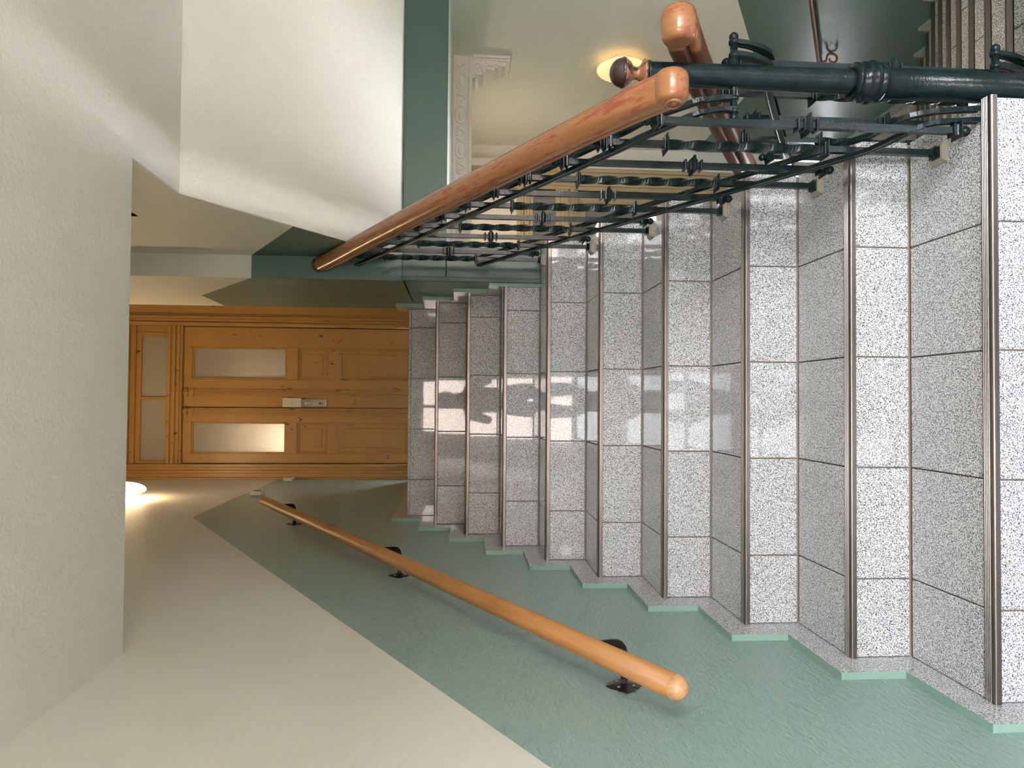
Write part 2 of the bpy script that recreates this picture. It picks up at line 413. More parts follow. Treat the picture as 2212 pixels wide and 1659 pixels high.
st = empty('staircase', (0, Y8, FL))
tag(st, 'grey speckled granite stair flight climbing from the landing to the ochre double door', 'stairs')
core = []
m = MB(); poly = [(Y8 + .012, FL - .25)]
for s in range(10):
    z = Z8 + s * RS
    poly += [(Y8 + s * D + .012, z - RS - .012 if s else FL - .25), (Y8 + s * D + .012, z - .012)]
poly += [(LY + .06, LZ - .012), (LY + .06, LZ - .25), (Y8 + .35, FL - .25)]
pl = []
for q in poly:
    if not pl or q != pl[-1]: pl.append(q)
m.prism(pl, 'x', XL, XPS)                       # full run
hp = [q for q in pl[:-3] if q[0] <= Y8 + 5 * D + .0121]
m.prism(hp + [(YP, Z8 + 5 * RS - .012), (YP, Z8 + 3.4 * RS), (Y8 + .35, FL - .25)], 'x', XPS, XT - .004)
m.build('step_body', [M_GROUT], st)
nm = {}
for s in range(10):
    yf = Y8 + s * D; zt = Z8 + s * RS
    xr = XT if s < 6 else XPS
    xs = [XL] + JX + [xr]
    for a, b in zip(xs[:-1], xs[1:]):
        tile(st, 'riser_tile', a + G, b - G, yf + .002, yf + .013, zt - RS + .004, zt - .0145)
        if s < 9:
            yb = yf + D - .002
            tile(st, 'tread_tile', a + G, b - G, yf + .027, yb, zt - .0125, zt)
        else:
            for q in range(7):
                tile(ufl, 'landing_tile', a + G, b - G, yf + .004 + q * .293, yf + (q + 1) * .293, zt - .0125, zt)
    if s < 9:
        L = round(xr - XL + (.002 if s < 6 else 0), 4)
        if L not in nm: nm[L] = nosing_mesh(L)
        put('nosing_strip', nm[L], st, ((xr + XL) / 2, yf, zt))
# skirtings: granite face, green painted top and front edge
bsl = struct(empty('baseboard_left', (XW, Y8, FL))); bsr = struct(empty('baseboard_right', (XR, YE, FL))); bsp = struct(empty('baseboard_pier', (XP, YP, Z8 + 6 * RS)))
def skirt(parent, xa, xb, y0, y1, z0, z1, face):
    m = MB(); fm = {'top': 1, 'front': 1}
    m.box(xa, xb, y0, y1, z0, z1, 0, fm); return m.build('skirting_tile', [M_GRAN, M_GREENE], parent)
for s in range(-1, 10):
    yf = Y8 + s * D; zt = Z8 + s * RS
    y0, y1 = yf - .095, yf + D - .095
    if s == -1: y0 = YB + .003
    if s == 9: y1 = YD - .06
    skirt(bsl, XW, XL, y0, y1, zt - RS - .05, zt + .078, 1)
    if s >= 6:
        skirt(bsp, XPS, XP, max(y0, YP + .001), min(y1, 4.27), zt - RS - .05, zt + .078 * (.9 if s > 5 else 1), 1)
# joints along the skirting foot
st2 = empty('staircase', (XR, YE, FL))
tag(st2, 'dark granite stair flight falling away to the lower floor beside the green wall', 'stairs')
m = MB(); x0 = .775; x1 = XR
pl = [(YE - .012, FL - .25), (YE - .012, FL - .012)]
for k in range(0, 11):
    yk = YE + k * D2 - .012; zk = FL - k * R2 - .012
    if k: pl += [(yk, zk)]
    pl += [(yk, zk - R2)]
pl += [(YE + 10 * D2 - .012, LF - .2), (YE + 9 * D2, LF - .2)]
m.prism(pl, 'x', x0, 2.222); m.build('step_body', [M_GROUT], st2)
nl = nosing_mesh(x1 - .018 - x0)
rot = Matrix.Rotation(math.pi, 4, 'Z')
XJ2 = [x0]
q = 2.222 - 4 * .293
while q < 2.2: XJ2.append(q); q += .293
XJ2.append(2.222)
for k in range(0, 11):
    yk = YE + k * D2; zk = FL - k * R2
    o = put('nosing_strip', nl, st2, ((x0 + 2.222) / 2, yk, zk)); o.rotation_euler = (0, 0, math.pi)
    for a, b in zip(XJ2[:-1], XJ2[1:]):
        if k: tile(st2, 'tread_tile', a + G, b - G, yk - D2 + .002, yk - .027, zk - .0125, zk)
        tile(st2, 'riser_tile', a + G, b - G, yk - .013, yk - .002, zk - R2 + .004, zk - .0145)
    if k:
        y0, y1 = yk - D2 - .03, yk - .03
        m = MB(); m.box(2.222, XR, y0, y1, zk - .3, zk + .07, 0, {'top': 1, 'back': 1}); m.build('skirting_tile', [M_GRAN, M_GREENE], bsr)
m = MB(); m.box(2.222, XR, YE + 10 * D2 - .03, YD - .05, LF - .01, LF + .075, 0, {'top': 1}); m.build('skirting_tile', [M_GRAN, M_GREENE], bsr)
for i in range(6):
    for j in range(6):
        ya = YE + 10 * D2 + j * .293; xb = 2.222 - i * .293
        if ya < YD - .1 and xb > XT + .05:
            tile(lf, 'floor_tile', max(xb - .293, XT) + G, xb - G, ya + G, min(ya + .293, YD) - G, LF - .0125, LF)
for i in range(11):
    for j in range(9):
        xa = XL + (JX[0] - XL) + (i - 1) * .293; ya = Y8 - (j + 1) * .293
        a, b = max(xa, XL), min(xa + .293, 2.222)
        if ya > YB and b - a > .02: tile(fl, 'floor_tile', a + G, b - G, ya + G, ya + .293 - G, FL - .0125, FL)

# ------------------------------------------------------------------ railing of the climbing flight
RW, RH = .0352, .031
def rail_prof(e=1.0, kx=1.0, ky=1.0):     # dome on top (squarer for small e), groove and bead below
    P = []
    for k in range(15):
        a = math.pi * k / 14; c, q = math.cos(a), math.sin(a)
        P.append((RW * math.copysign(abs(c) ** e, c), .006 + RH * abs(q) ** e))
    P += [(-.0352, -.004), (-.033, -.010), (-.0275, -.0125), (-.0275, -.0165), (-.031, -.020), (-.0325, -.029), (-.0295, -.040), (-.021, -.045), (.021, -.045), (.0295, -.040), (.0325, -.029), (.031, -.020), (.0275, -.0165), (.0275, -.0125), (.033, -.010), (.0352, -.004)]
    return [(x * kx, y * ky) for x, y in P]
RAILP = rail_prof()
def rail_profs(path, kx=1.0, ky=1.0):
    acc = 0; out = []
    for i, q in enumerate(path):
        if i: acc += (Vector(q) - Vector(path[i-1])).length
        w = max(0, min(1, (acc - .04) / .12)); w = w * w * (3 - 2 * w); out.append(rail_prof(.55 + .45 * w, kx, ky))
    return out
BAR = [(-.005, -.010), (-.005, -.004), (-.0038, -.003), (-.0038, .003), (-.005, .004), (-.005, .010), (.005, .010), (.005, .004), (.0038, .003), (.0038, -.003), (.005, -.004), (.005, -.010)]
def barrel(mb, c, k=1.0, e=.55, w=None):
    w = w or k      # rolled end of a wooden rail, axis across the rail
    pr = [(.0001, -RW * w)]
    for j in range(13):
        a = -math.pi / 2 + math.pi * j / 12; q, cc = math.sin(a), math.cos(a)
        pr.append((k * (.012 + .029 * abs(cc) ** e), w * RW * math.copysign(abs(q) ** e, q)))
    pr.append((.0001, RW * w))
    mb.lathe(pr, 36, c, Matrix.Rotation(math.pi / 2, 3, 'Y'))

def square(mb, prof, z0=0, mi=0):     # four-sided turned collar, flats along the axes
    mb.lathe([(r * math.sqrt(2) * (1.04 if r > .0115 else 1), z + z0) for r, z in prof], 4, (0, 0, 0), None, mi, False, math.pi / 4)
RING = [(.008, -.0042), (.0125, -.003), (.013, 0), (.0125, .003), (.008, .0042)]
BIG = [(.010, -.0115), (.013, -.0105), (.0135, -.007), (.0165, -.006), (.022, -.0012), (.022, .0012), (.0165, .006), (.0135, .007), (.013, .0105), (.010, .0115)]
CAP = [(.007, -.0085), (.011, -.0075), (.012, -.004), (.0185, -.001), (.0185, .0012), (.013, .005), (.008, .010)]
COLL = [(.0085, -.0065), (.0135, -.0055), (.014, -.0035), (.0215, -.001), (.0215, .0015), (.014, .004), (.0135, .006), (.0085, .0065)]
def bar_between(mb, z0, z1, w=.0075):
    mb.box(-w, w, -w, w, z0, z1)
def baluster_ball(top, bot):          # short bar, a ball at either end; z = 0 in its middle ornament
    m = MB()
    m.sphere((0, 0, top), .0118, 16); m.lathe([(.0045, top - .016), (.0045, top - .008)], 10)
    square(m, CAP, top - .019); square(m, RING, top - .0305)
    bar_between(m, bot + .030, top - .028)
    square(m, RING, .0215); square(m, BIG, 0); square(m, RING, -.0215)
    m.sphere((0, 0, bot), .0118, 16); m.lathe([(.0045, bot + .008), (.0045, bot + .016)], 10)
    square(m, [(r, -z) for r, z in CAP[::-1]], bot + .019); square(m, RING, bot + .0305)
    return m.mesh('baluster', M_IRON)
def baluster_twist(ztop, zc1, zc2, zf):   # z relative to the tread
    m = MB()
    m.lathe([(.006, ztop - .06), (.006, ztop)], 10)
    t = ztop - .060
    square(m, CAP, t); square(m, COLL, t - .014); square(m, RING, t - .027)
    bar_between(m, zc1, t - .02); square(m, COLL, zc1)
    n = 48; path = [(0, 0, zc1 + (zc2 - zc1) * i / n) for i in range(n + 1)]
    tw = [math.radians(540) * i / n for i in range(n + 1)]
    w = .0088
    m.sweep(path, [(-w, -w), (w, -w), (w, w), (-w, w)], (0, 1, 0), 0, False, None, True, tw)
    square(m, COLL, zc2); bar_between(m, zf, zc2); square(m, [(.0125, -.007), (.015, -.004), (.011, 0), (.0145, .004), (.009, .007)], zf + .007)
    return m.mesh('baluster', M_IRON)
def base_plate_mesh():
    m = MB(); square(m, [(.0255, 0), (.0255, .005), (.019, .013), (.014, .015)]); return m.mesh('base_plate', M_BASE)
BPM = base_plate_mesh()

XB = .6245
rl = empty('stair_railing', (XB, Y8, FL))
tag(rl, 'green iron balustrade with worn orange wooden handrail rising beside the climbing granite steps', 'railing')
hp = ss([(XB, 1.385, -.402), (XB, 1.415, -.382), (XB, 1.45, -.358), (XB, 1.539, -.304), (XB, 1.688, -.219), (XB, 1.875, -.117), (XB, 2.1, .006), (XB, 2.389, .163), (.6235, 2.75, .36), (.615, 3.05, .53), (.603, 3.238, .655)], 4)
hp = ss([hp[0], hp[3], hp[6]], 6)[:-1] + hp[6:]
m = MB(); m.sweep(hp, RAILP, (0, 0, 1), 0, True, profs=rail_profs(hp, .92, .80)); barrel(m, (XB, 1.371, -.4095), .83, .55, .93)
hr = m.build('handrail', [M_RAIL], rl)
m = MB()
cx, cy, cz = XB - .0334, 1.371, -.412
ring = [(cx, cy + .019 * math.cos(a) + .008 * math.sin(a), cz - .008 * math.cos(a) + .0125 * math.sin(a)) for a in [2 * math.pi * k / 20 for k in range(20)]]
m.tube(ring, .0028, 8, closed=True, up=(1, 0, 0)); m.sphere((cx + .002, cy, cz), .010, 12, 0, (.5, 1.2, .8)); m.tube([(cx - .001, cy - .01, cz + .004), (cx - .003, cy, cz - .002), (cx - .001, cy + .01, cz - .005)], .002, 6)
m.build('rosette', [M_RAIL], hr)
for dx, dp in ((0, 0), (.036, .026)):
    up = [(.660 + dp, 1.552, -.612), (.659 + dp, 1.548, -.578), (.650 + dp, 1.538, -.543), (.638 + dx * .8, 1.536, -.508), (.615 + dx, 1.604, -.418), (.6065 + dx, 1.717, -.347), (.6065 + dx, 2.2, -.084), (.6065 + dx, 2.7, .188), (.6065 + dx, YP - .012, .487)]
    m = MB(); m.sweep(ss(up, 5), BAR, (0, 0, 1), 0, False, side=(1, 0, 0)); m.build('iron_rail', [M_IRON], rl)
    lo = [(.660 + dp, 1.553, -1.237), (.656 + dp, 1.549, -1.18), (.648 + dp, 1.541, -1.12), (.638 + dp, 1.532, -1.062), (.620 + dx, 1.552, -1.010), (.610 + dx, 1.612, -.980), (.6065 + dx, 1.690, -.937), (.6065 + dx, 2.2, -.640), (.6065 + dx, 2.7, -.350), (.6065 + dx, 3.19, -.066)]
    m = MB(); m.sweep(ss(lo, 5), BAR, (0, 0, 1), 0, False, side=(1, 0, 0)); m.build('iron_rail', [M_IRON], rl)
bm_a = baluster_ball(.3655, -.3756)
bm_b = baluster_twist(.925, .7021, .302, .012)
for i in range(6):
    put('baluster', bm_a, rl, (XB, 1.5373 + D * i, -.7691 + RS * i))
    b = put('baluster', bm_b, rl, (XB, 1.6794 + D * i, Z8 + RS * i))
    o = bpy.data.objects.new('base_plate', BPM); COL.objects.link(o); o.parent = b; o['label'] = 'stone coloured foot plate'

# ------------------------------------------------------------------ railing of the falling flight
XB2 = .79
rl2 = empty('stair_railing', (XB2, YE, FL))
tag(rl2, 'green iron balustrade with red brown handrail dropping beside the falling dark steps', 'railing')
hp = [(.812, 1.488, -.458), (.808, 1.54, -.486), (.80, 1.655, -.549)] + [(.80, 1.655 + t, -.549 - .58 * t) for t in (.1, .2, .35, .5, .63, 1.0, 1.6, 2.2, 2.85)]
m = MB(); hq = ss(hp, 3); m.sweep(hq, RAILP, (0, 0, 1), 0, True, profs=rail_profs(hq, 1.06, .88)); barrel(m, (.812, 1.484, -.4585), .94, .6, 1.12)
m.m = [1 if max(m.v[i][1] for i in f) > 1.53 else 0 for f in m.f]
m.build('handrail', [M_RAIL, M_RAIL2], rl2)
for dx, dp in ((0, 0), (.032, .027)):
    up = [(.788 + dp, 1.550, -.600), (.786 + dp, 1.556, -.648), (.782 + dp, 1.580, -.698), (.776 + dx, 1.645, -.735), (.774 + dx, 1.742, -.775), (.774 + dx, 2.3, -1.096), (.774 + dx, 3.2, -1.613), (.774 + dx, 4.5, -2.36)]
    m = MB(); m.sweep(ss(up, 5), BAR, (0, 0, 1), 0, False, side=(1, 0, 0)); m.build('iron_rail', [M_IRON], rl2)
    lo = [(x, y, z - .625) for x, y, z in up]
    m = MB(); m.sweep(ss(lo, 5), BAR, (0, 0, 1), 0, False, side=(1, 0, 0)); m.build('iron_rail', [M_IRON], rl2)
bm_a2 = baluster_ball(.398, -.36)
bm_b2 = baluster_twist(.95, .640, .236, .012)
for i in range(9):
    put('baluster', bm_a2, rl2, (XB2, 1.597 + D2 * i, -1.005 - R2 * i))
    b = put('baluster', bm_b2, rl2, (XB2, 1.750 + D2 * i, FL - R2 * (i + 1)))
    o = bpy.data.objects.new('base_plate', BPM); COL.objects.link(o); o.parent = b; o['label'] = 'stone coloured foot plate'

# ------------------------------------------------------------------ newel
nw = empty('newel_post', (.735, 1.55, FL))
tag(nw, 'round bottle green iron newel post with a dark wooden ball finial between the flights', 'newel post')
N = lambda prof, mats, name, par=nw, n=28: (lambda mb: (mb.lathe(prof, n), mb.build(name, mats, par, (.735, 1.55, 0)))[1])(MB())
N([(.050, FL), (.050, FL + .02), (.036, FL + .03), (.0345, FL + .04), (.0335, -.945)], [M_IRON], 'lower_pole')
N([(.0335, -.950), (.041, -.949), (.043, -.944), (.037, -.939), (.037, -.935), (.047, -.929), (.0475, -.921), (.043, -.916), (.044, -.912), (.0445, -.904), (.038, -.899), (.037, -.893), (.042, -.889), (.042, -.884), (.030, -.881)], [M_IRON], 'collar')
N([(.030, -.884), (.0275, -.87), (.0262, -.415), (.0285, -.411), (.0285, -.406), (.026, -.404)], [M_IRON], 'upper_pole')
f = N([(.026, -.404), (.031, -.401), (.031, -.397), (.024, -.394), (.0155, -.388), (.013, -.381), (.016, -.373), (.025, -.366), (.0295, -.359), (.0325, -.356), (.0325, -.353)], [M_FIN], 'finial')
f2 = MB(); f2.lathe([(.0325, -.3535), (.0335, -.351), (.0315, -.3485), (.0300, -.342), (.0265, -.334), (.019, -.327), (.009, -.3225), (.0001, -.3215)], 28)
o = f2.build('finial_ball', [M_FIND], f, (0, 0, 0))
for z in (-.606, -1.230):
    m = MB(); R = Matrix.Rotation(math.pi / 2, 3, 'Y')
    m.lathe([(.0085, -.088), (.0085, .088)], 14, (0, 0, 0), R); m.sphere((-.092, 0, 0), .0105, 14); m.sphere((.092, 0, 0), .0105, 14)
    for t in (-.078, -.05, .05, .08): m.lathe([(.008, t - .005), (.0115, t - .004), (.0115, t + .004), (.008, t + .005)], 14, (0, 0, 0), R)
    m.build('cross_pin', [M_IRON], nw, (.735, 1.55, z))

# ------------------------------------------------------------------ round wall handrail on the near side wall
wr = empty('wall_handrail', (XW, 1.45, -.45))
tag(wr, 'round varnished beech handrail on black brackets along the green dado', 'handrail')
A = Vector((-.597, 1.466, -.450)); B = Vector((-.597, 4.235, 1.150)); R_ = .0265
dirv = (B - A).normalized()
m = MB(); m.tube([A, A.lerp(B, .25), A.lerp(B, .5), A.lerp(B, .75), B], R_, 24); m.build('rail', [M_BEECH], wr)
for P, dv in ((A, -dirv), (B, dirv)):
    m = MB(); path = [P + dv * (R_ * t) for t in (-.02, .0, .25, .5, .72, .88, .97, 1.0)]
    m.tube(path, R_, 24, 0, True, [1.012, 1.012, .968, .866, .694, .475, .243, .05]); m.build('end_cap', [M_ENDGRAIN], wr)
for (y, z) in ((1.700, -.394), (2.802, .239), (3.964, .911)):
    m = MB()
    # scalloped rosette on the wall
    n = 40; prof = []
    vs = [(XW + .009, y, z)]
    for k in range(n):
        a = 2 * math.pi * k / n; rr = .040 * (1 + .10 * math.cos(4 * a) - .07 * abs(math.sin(6 * a)))
        vs += [(XW + .006, y + rr * .55 * math.cos(a), z + rr * .55 * math.sin(a)), (XW + .0015, y + rr * math.cos(a), z + rr * math.sin(a)), (XW, y + rr * math.cos(a), z + rr * math.sin(a))]
    fs = []
    for k in range(n):
        k2 = (k + 1) % n; a, b = 1 + 3 * k, 1 + 3 * k2
        fs += [[0, a, b], [a, a + 1, b + 1, b], [a + 1, a + 2, b + 2, b + 1]]
    m.add(vs, fs)
    yt = A.y + (y - A.y); t = (y - A.y) / (B.y - A.y); rz = A.z + t * (B.z - A.z)
    arm = [(XW + .004, y, z), (XW + .05, y, z - .002), (XW + .080, y, z), (XW + .094, y + .002, z + .004), (XW + .103, y + .004, z + .018), (XW + .100, y + .006, rz - .022)]
    m.sweep(ss(arm, 5), [(-.008, -.004), (.008, -.004), (.008, .004), (-.008, .004)], (0, 1, 0), 0, False)
    m.tube([(-.597, y, z), (-.597, y, rz - R_ + .004)], .006, 10)
    b = m.build('bracket', [M_BLACK], wr)
    for a in (.6, 2.4, 4.2):
        q = MB(); q.sphere((XW + .006, y + .024 * math.cos(a), z + .024 * math.sin(a)), .0042, 10, 0, (.5, 1, 1)); o = q.build('screw', [M_BRASS], b)
# thin iron wall rail above the falling flight
wr2 = empty('wall_handrail', (XR, 3.0, -1.5))
tag(wr2, 'thin red brown wall rail with a curled bracket above the falling steps', 'handrail')
m = MB(); A2 = Vector((2.18, 1.6, -.66)); B2 = Vector((2.18, 4.47, -2.335))
m.tube([A2, A2.lerp(B2, .5), B2], .0165, 14); m.build('rail', [M_REDIRON], wr2)
for yb in (2.3, 4.33):
    zb = A2.z + (yb - A2.y) / (B2.y - A2.y) * (B2.z - A2.z)
    m = MB(); path = [(2.18, yb, zb - .010), (2.180, yb, zb - .036), (2.188, yb, zb - .046), (2.205, yb, zb - .050), (2.226, yb, zb - .056), (2.232, yb, zb - .072)]
    path += [(2.200 + .031 * (1 - .05 * k) * math.cos(a), yb, zb - .088 + .031 * (1 - .05 * k) * math.sin(a)) for k, a in enumerate((0, -.8, -1.6, -2.4, -3.2, -4.0, -4.7))]
    m.tube(ss(path, 4), .0075, 8); m.build('bracket', [M_REDIRON], wr2)

# ------------------------------------------------------------------ lamps
def dome(name, center, sgn, mglass, label):
    t = empty(name, center); R = Matrix.Rotation(sgn * math.pi / 2, 3, 'Y')
    m = MB(); m.lathe([(.0001, .0), (.075, .0), (.075, .006), (.05, .012), (.045, .040), (.0001, .040)], 32, (0, 0, 0), R); m.build('lamp_base', [M_TRIM], t, center)
    m = MB(); m.lathe([(.0001, .030)] + [(.160 * math.cos(a), .060 + (.056 if a > 0 else .028) * math.sin(a)) for a in [-math.pi / 2 + math.pi * k / 22 for k in range(1, 22)]] + [(.0001, .116)], 44, (0, 0, 0), R); m.build('lamp_shade', [mglass], t, center)
    tag(t, label, 'wall lamp'); return t
dome('wall_lamp', (XW, 4.93, 2.285), 1, M_LAMP, 'lit round dome wall lamp high beside the ochre double door')
dome('wall_lamp', (XR, 4.55, -1.02), -1, M_LAMPL, 'dim amber round dome wall lamp down the stairwell behind the newel finial')

# unseen lamp added to brighten the lower hall, hidden behind the frieze from here
_t = empty('added_hall_lamp', (1.35, 5.40, .082)); tag(_t, 'unseen round ceiling lamp added to brighten the lower hall', 'ceiling lamp')
m = MB(); m.lathe([(.0001, 0), (.16, 0), (.162, -.008), (.155, -.016)], 32); m.build('lamp_base', [M_TRIM], _t, (1.35, 5.40, .082))
m = MB(); m.lathe([(.156 * math.cos(a), -.012 - .085 * math.sin(a)) for a in [math.pi / 2 * k / 10 for k in range(10)]] + [(.0001, -.097)], 32); m.build('lamp_shade', [M_LAMPC], _t, (1.35, 5.40, .082))

# ------------------------------------------------------------------ switches
for (y, z, lab) in ((5.15, 1.445, 'white surface light switch on the green dado above the beech rail end'), (6.03, 1.435, 'white surface light switch in the corner next to the door casing')):
    t = empty('light_switch', (XW, y, z)); tag(t, lab, 'light switch', None)
    m = MB(); m.cbox(XW, XW + .030, y - .04, y + .04, z - .04, z + .04, .006); m.build('switch_box', [M_PLASTIC], t)
    m = MB(); m.prism([(y - .018, z - .022), (y + .018, z - .022), (y + .018, z + .022), (y - .018, z + .022)], 'x', XW + .029, XW + .034); m.build('rocker', [M_GREY], t)

# ------------------------------------------------------------------ upper double door
def ring_frame(mb, x0, x1, z0, z1, w, ya, yb, mi=0, c=.003):
    mb.cbox(x0, x1, ya, yb, z1 - w, z1, c, mi); mb.cbox(x0, x1, ya, yb, z0, z0 + w, c, mi)
    mb.cbox(x0, x0 + w, ya, yb, z0 + w, z1 - w, c, mi); mb.cbox(x1 - w, x1, ya, yb, z0 + w, z1 - w, c, mi)
d1 = struct(empty('door_1', (0, YD, LZ)))
def mould(mb, x0, x1, z0, z1, y, steps, vert=True):     # stepped moulding: strips of different depth
    n = len(steps); 
    for i, (a, b, dep) in enumerate(steps):
        if vert: mb.cbox(x0 + a * (x1 - x0), x0 + b * (x1 - x0), y - dep, y + .03, z0, z1, .003)
        else: mb.cbox(x0, x1, y - dep, y + .03, z0 + a * (z1 - z0), z0 + b * (z1 - z0), .003)
m = MB()
mould(m, XW, -.56, LZ, 2.86, YD, [(0, .12, .045), (.12, .42, .030), (.42, .60, .042), (.60, .80, .024), (.80, 1, .034)])
mould(m, .61, .80, LZ, 2.86, YD, [(0, .16, .034), (.16, .32, .024), (.32, .44, .040), (.44, .52, .030), (.52, 1, .022)])
mould(m, XW, .80, 2.80, 2.98, YD, [(0, .3, .03), (.3, .6, .02), (.6, 1, .045)], False)
m.build('casing', [M_DOOR], d1)
YL = YD + .035
m = MB(); mould(m, -.56, .61, 2.375, 2.492, YD + .012, [(0, .14, .012), (.14, .3, .026), (.3, .42, .018), (.42, .62, .034), (.62, .75, .02), (.75, 1, .03)], False); m.build('transom_bar', [M_DOOR], d1)
m = MB(); ring_frame(m, -.575, .555, 2.47, 2.76, .04, YL - .01, YL + .03); m.cbox(-.022, .004, YL - .006, YL + .03, 2.49, 2.72, .003); m.box(-.6, .65, YL - .03, YL + .03, 2.76, 2.84); m.box(.55, .62, YL - .004, YL + .03, 2.46, 2.78); m.box(-.57, -.555, YL - .004, YL + .03, 2.46, 2.78)
tf = m.build('transom_frame', [M_DOOR], d1)
for a, b in ((-.535, -.022), (.004, .515)):
    q = MB(); q.box(a, b, YL + .012, YL + .018, 2.505, 2.722); o = q.build('pane', [M_PANE], tf)
def leaf(x0, x1, px0, px1, strip, name):
    m = MB()
    # stiles and rails
    m.cbox(x0, px0, YL, YL + .035, LZ + .004, 2.372, .002); m.cbox(px1, x1, YL, YL + .035, LZ + .004, 2.372, .002)
    for a, b in ((2.30, 2.372), (1.418, 1.512), (1.070, 1.160), (LZ + .004, .43)):
        m.cbox(px0 - .004, px1 + .004, YL - .004, YL + .035, a, b, .003)
    ring_frame(m, px0, px1, 1.512, 2.30, .014, YL + .004, YL + .03)
    lf_ = m.build('door_leaf', [M_DOOR], d1)
    for a, b in ((1.160, 1.418), (.43, 1.070)):
        q = MB()
        for i in range(3):
            w = .007 * i; ring_frame(q, px0 + w, px1 - w, a + w, b - w, .007, YL + .004 + .003 * i, YL + .03, c=.0015)
        q.cbox(px0 + .02, px1 - .02, YL + .016, YL + .03, a + .02, b - .02, .002)
        q.cbox(px0 + .05, px1 - .05, YL + .011, YL + .03, a + .045, b - .045, .004)
        o = q.build('panel', [M_DOOR], lf_)
    q = MB(); q.box(px0 + .012, px1 - .012, YL + .014, YL + .019, 1.524, 2.288); o = q.build('pane', [M_GLASS], lf_)
    q = MB(); a, b = strip
    for i, (u, w, dep) in enumerate(((0, .16, .012), (.16, .36, .018), (.36, .5, .013), (.5, .66, .020), (.66, .82, .014), (.82, 1, .009))):
        q.cbox(a + u * (b - a), a + w * (b - a), YL - dep, YL + .01, LZ + .004, 2.285, .0015)
    q.cbox(a - .004, b + .004, YL - .022, YL + .01, 2.283, 2.295, .002)
    xc = (a + b) / 2; q.cbox(a + .006, b - .006, YL - .016, YL + .01, 2.295, 2.33, .004)
    for i in range(5):
        an = math.pi * (i + .5) / 5; q.sphere((xc + .024 * math.cos(an), YL - .022, 2.335 + .022 * math.sin(an)), .013, 10)
    q.sphere((xc, YL - .024, 2.338), .016, 10); q.cbox(a + .004, b - .004, YL - .012, YL + .01, 2.33, 2.366, .004)
    o = q.build('cover_strip', [M_DOOR], lf_)
leaf(-.555, -.082, -.475, -.206, (-.150, -.086), 'a')
leaf(-.076, .605, .160, .434, (.012, .076), 'b')
m = MB(); m.box(-.12, -.04, YL + .035, YL + .06, LZ, 2.38); m.box(-.60, -.53, YL + .035, YL + .06, LZ, 2.38); m.box(.58, .66, YL + .035, YL + .06, LZ, 2.38); m.box(-.6, .66, YL + .035, YL + .06, 2.34, 2.50); m.build('rebate', [M_DOOR], d1)
m = MB(); m.cbox(-.070, -.006, YL - .010, YL, 1.172, 1.40, .003); m.build('lock_plate', [M_NICKEL], d1)
m = MB(); R = Matrix.Rotation(math.pi / 2, 3, 'X')
m.lathe([(.009, .008), (.009, .030), (.0165, .034), (.0215, .042), (.0215, .050), (.017, .057), (.008, .061), (.0001, .062)], 22, (-.036, YL, 1.325), R); m.build('door_knob', [M_NICKEL], d1)
m = MB(); m.lathe([(.006, .0), (.006, .0115)], 14, (-.040, YL, 1.226), R); m.box(-.0425, -.0375, YL - .0113, YL, 1.202, 1.224); m.build('keyhole', [M_BLACK], d1)
# printed card above the knob
cd = empty('door_card', (-.036, YL - .012, 1.455)); tag(cd, 'small white printed card fixed on the ochre door just above its round knob', 'sign')
m = MB(); m.box(-.074, .002, YL - .034, YL - .030, 1.378, 1.535); m.box(-.055, -.015, YL - .030, YL, 1.39, 1.52); m.build('card', [M_CARD], cd)
m = MB(); yv = YL - .0345
m.box(-.062, -.012, yv, yv + .001, 1.455, 1.4585)
for i in range(5): m.box(-.064 + (i % 2) * .004, -.020 - .006 * (i % 3), yv, yv + .001, 1.475 + i * .010, 1.4763 + i * .010)
for i in range(6): m.box(-.066, -.012 - .007 * (i % 2), yv, yv + .001, 1.388 + i * .010, 1.3892 + i * .010)
m.build('print', [M_PRINT], cd)

# ------------------------------------------------------------------ lower door
d2 = struct(empty('door_2', (1.4, YD, LF)))
m = MB()
mould(m, 1.86, 2.105, LF, .06, YD, [(0, .12, .030), (.12, .22, .040), (.22, .34, .026), (.34, .44, .046), (.44, .62, .034), (.62, .74, .05)])
mould(m, .70, .90, LF, .06, YD, [(0, .3, .05), (.3, .7, .03), (.7, 1, .04)])
m.build('casing', [M_DOORL], d2)
m = MB(); m.cbox(2.042, 2.108, YD - .056, YD, LF, .06, .003); m.build('edge_strip', [M_TRIM], d2)
m = MB(); m.cbox(.9, 1.86, YD + .01, YD + .04, -.464, .06, .003); m.build('over_panel', [M_STUC], d2)
m = MB(); mould(m, .9, 1.86, -.605, -.462, YD, [(0, .25, .02), (.25, .4, .034), (.4, .6, .026), (.6, .75, .040), (.75, 1, .03)], False); m.build('head_bar', [M_DOORL], d2)
m = MB(); mould(m, .9, 1.86, -1.0, -.805, YD, [(0, .2, .012), (.2, .32, .03), (.32, .45, .02), (.45, .6, .036), (.6, .8, .024), (.8, 1, .03)], False); m.build('transom_bar', [M_DOORL], d2)
m = MB(); m.box(.9, 1.86, YD + .03, YD + .036, -.81, -.60); m.build('pane', [M_GLASSD], d2)
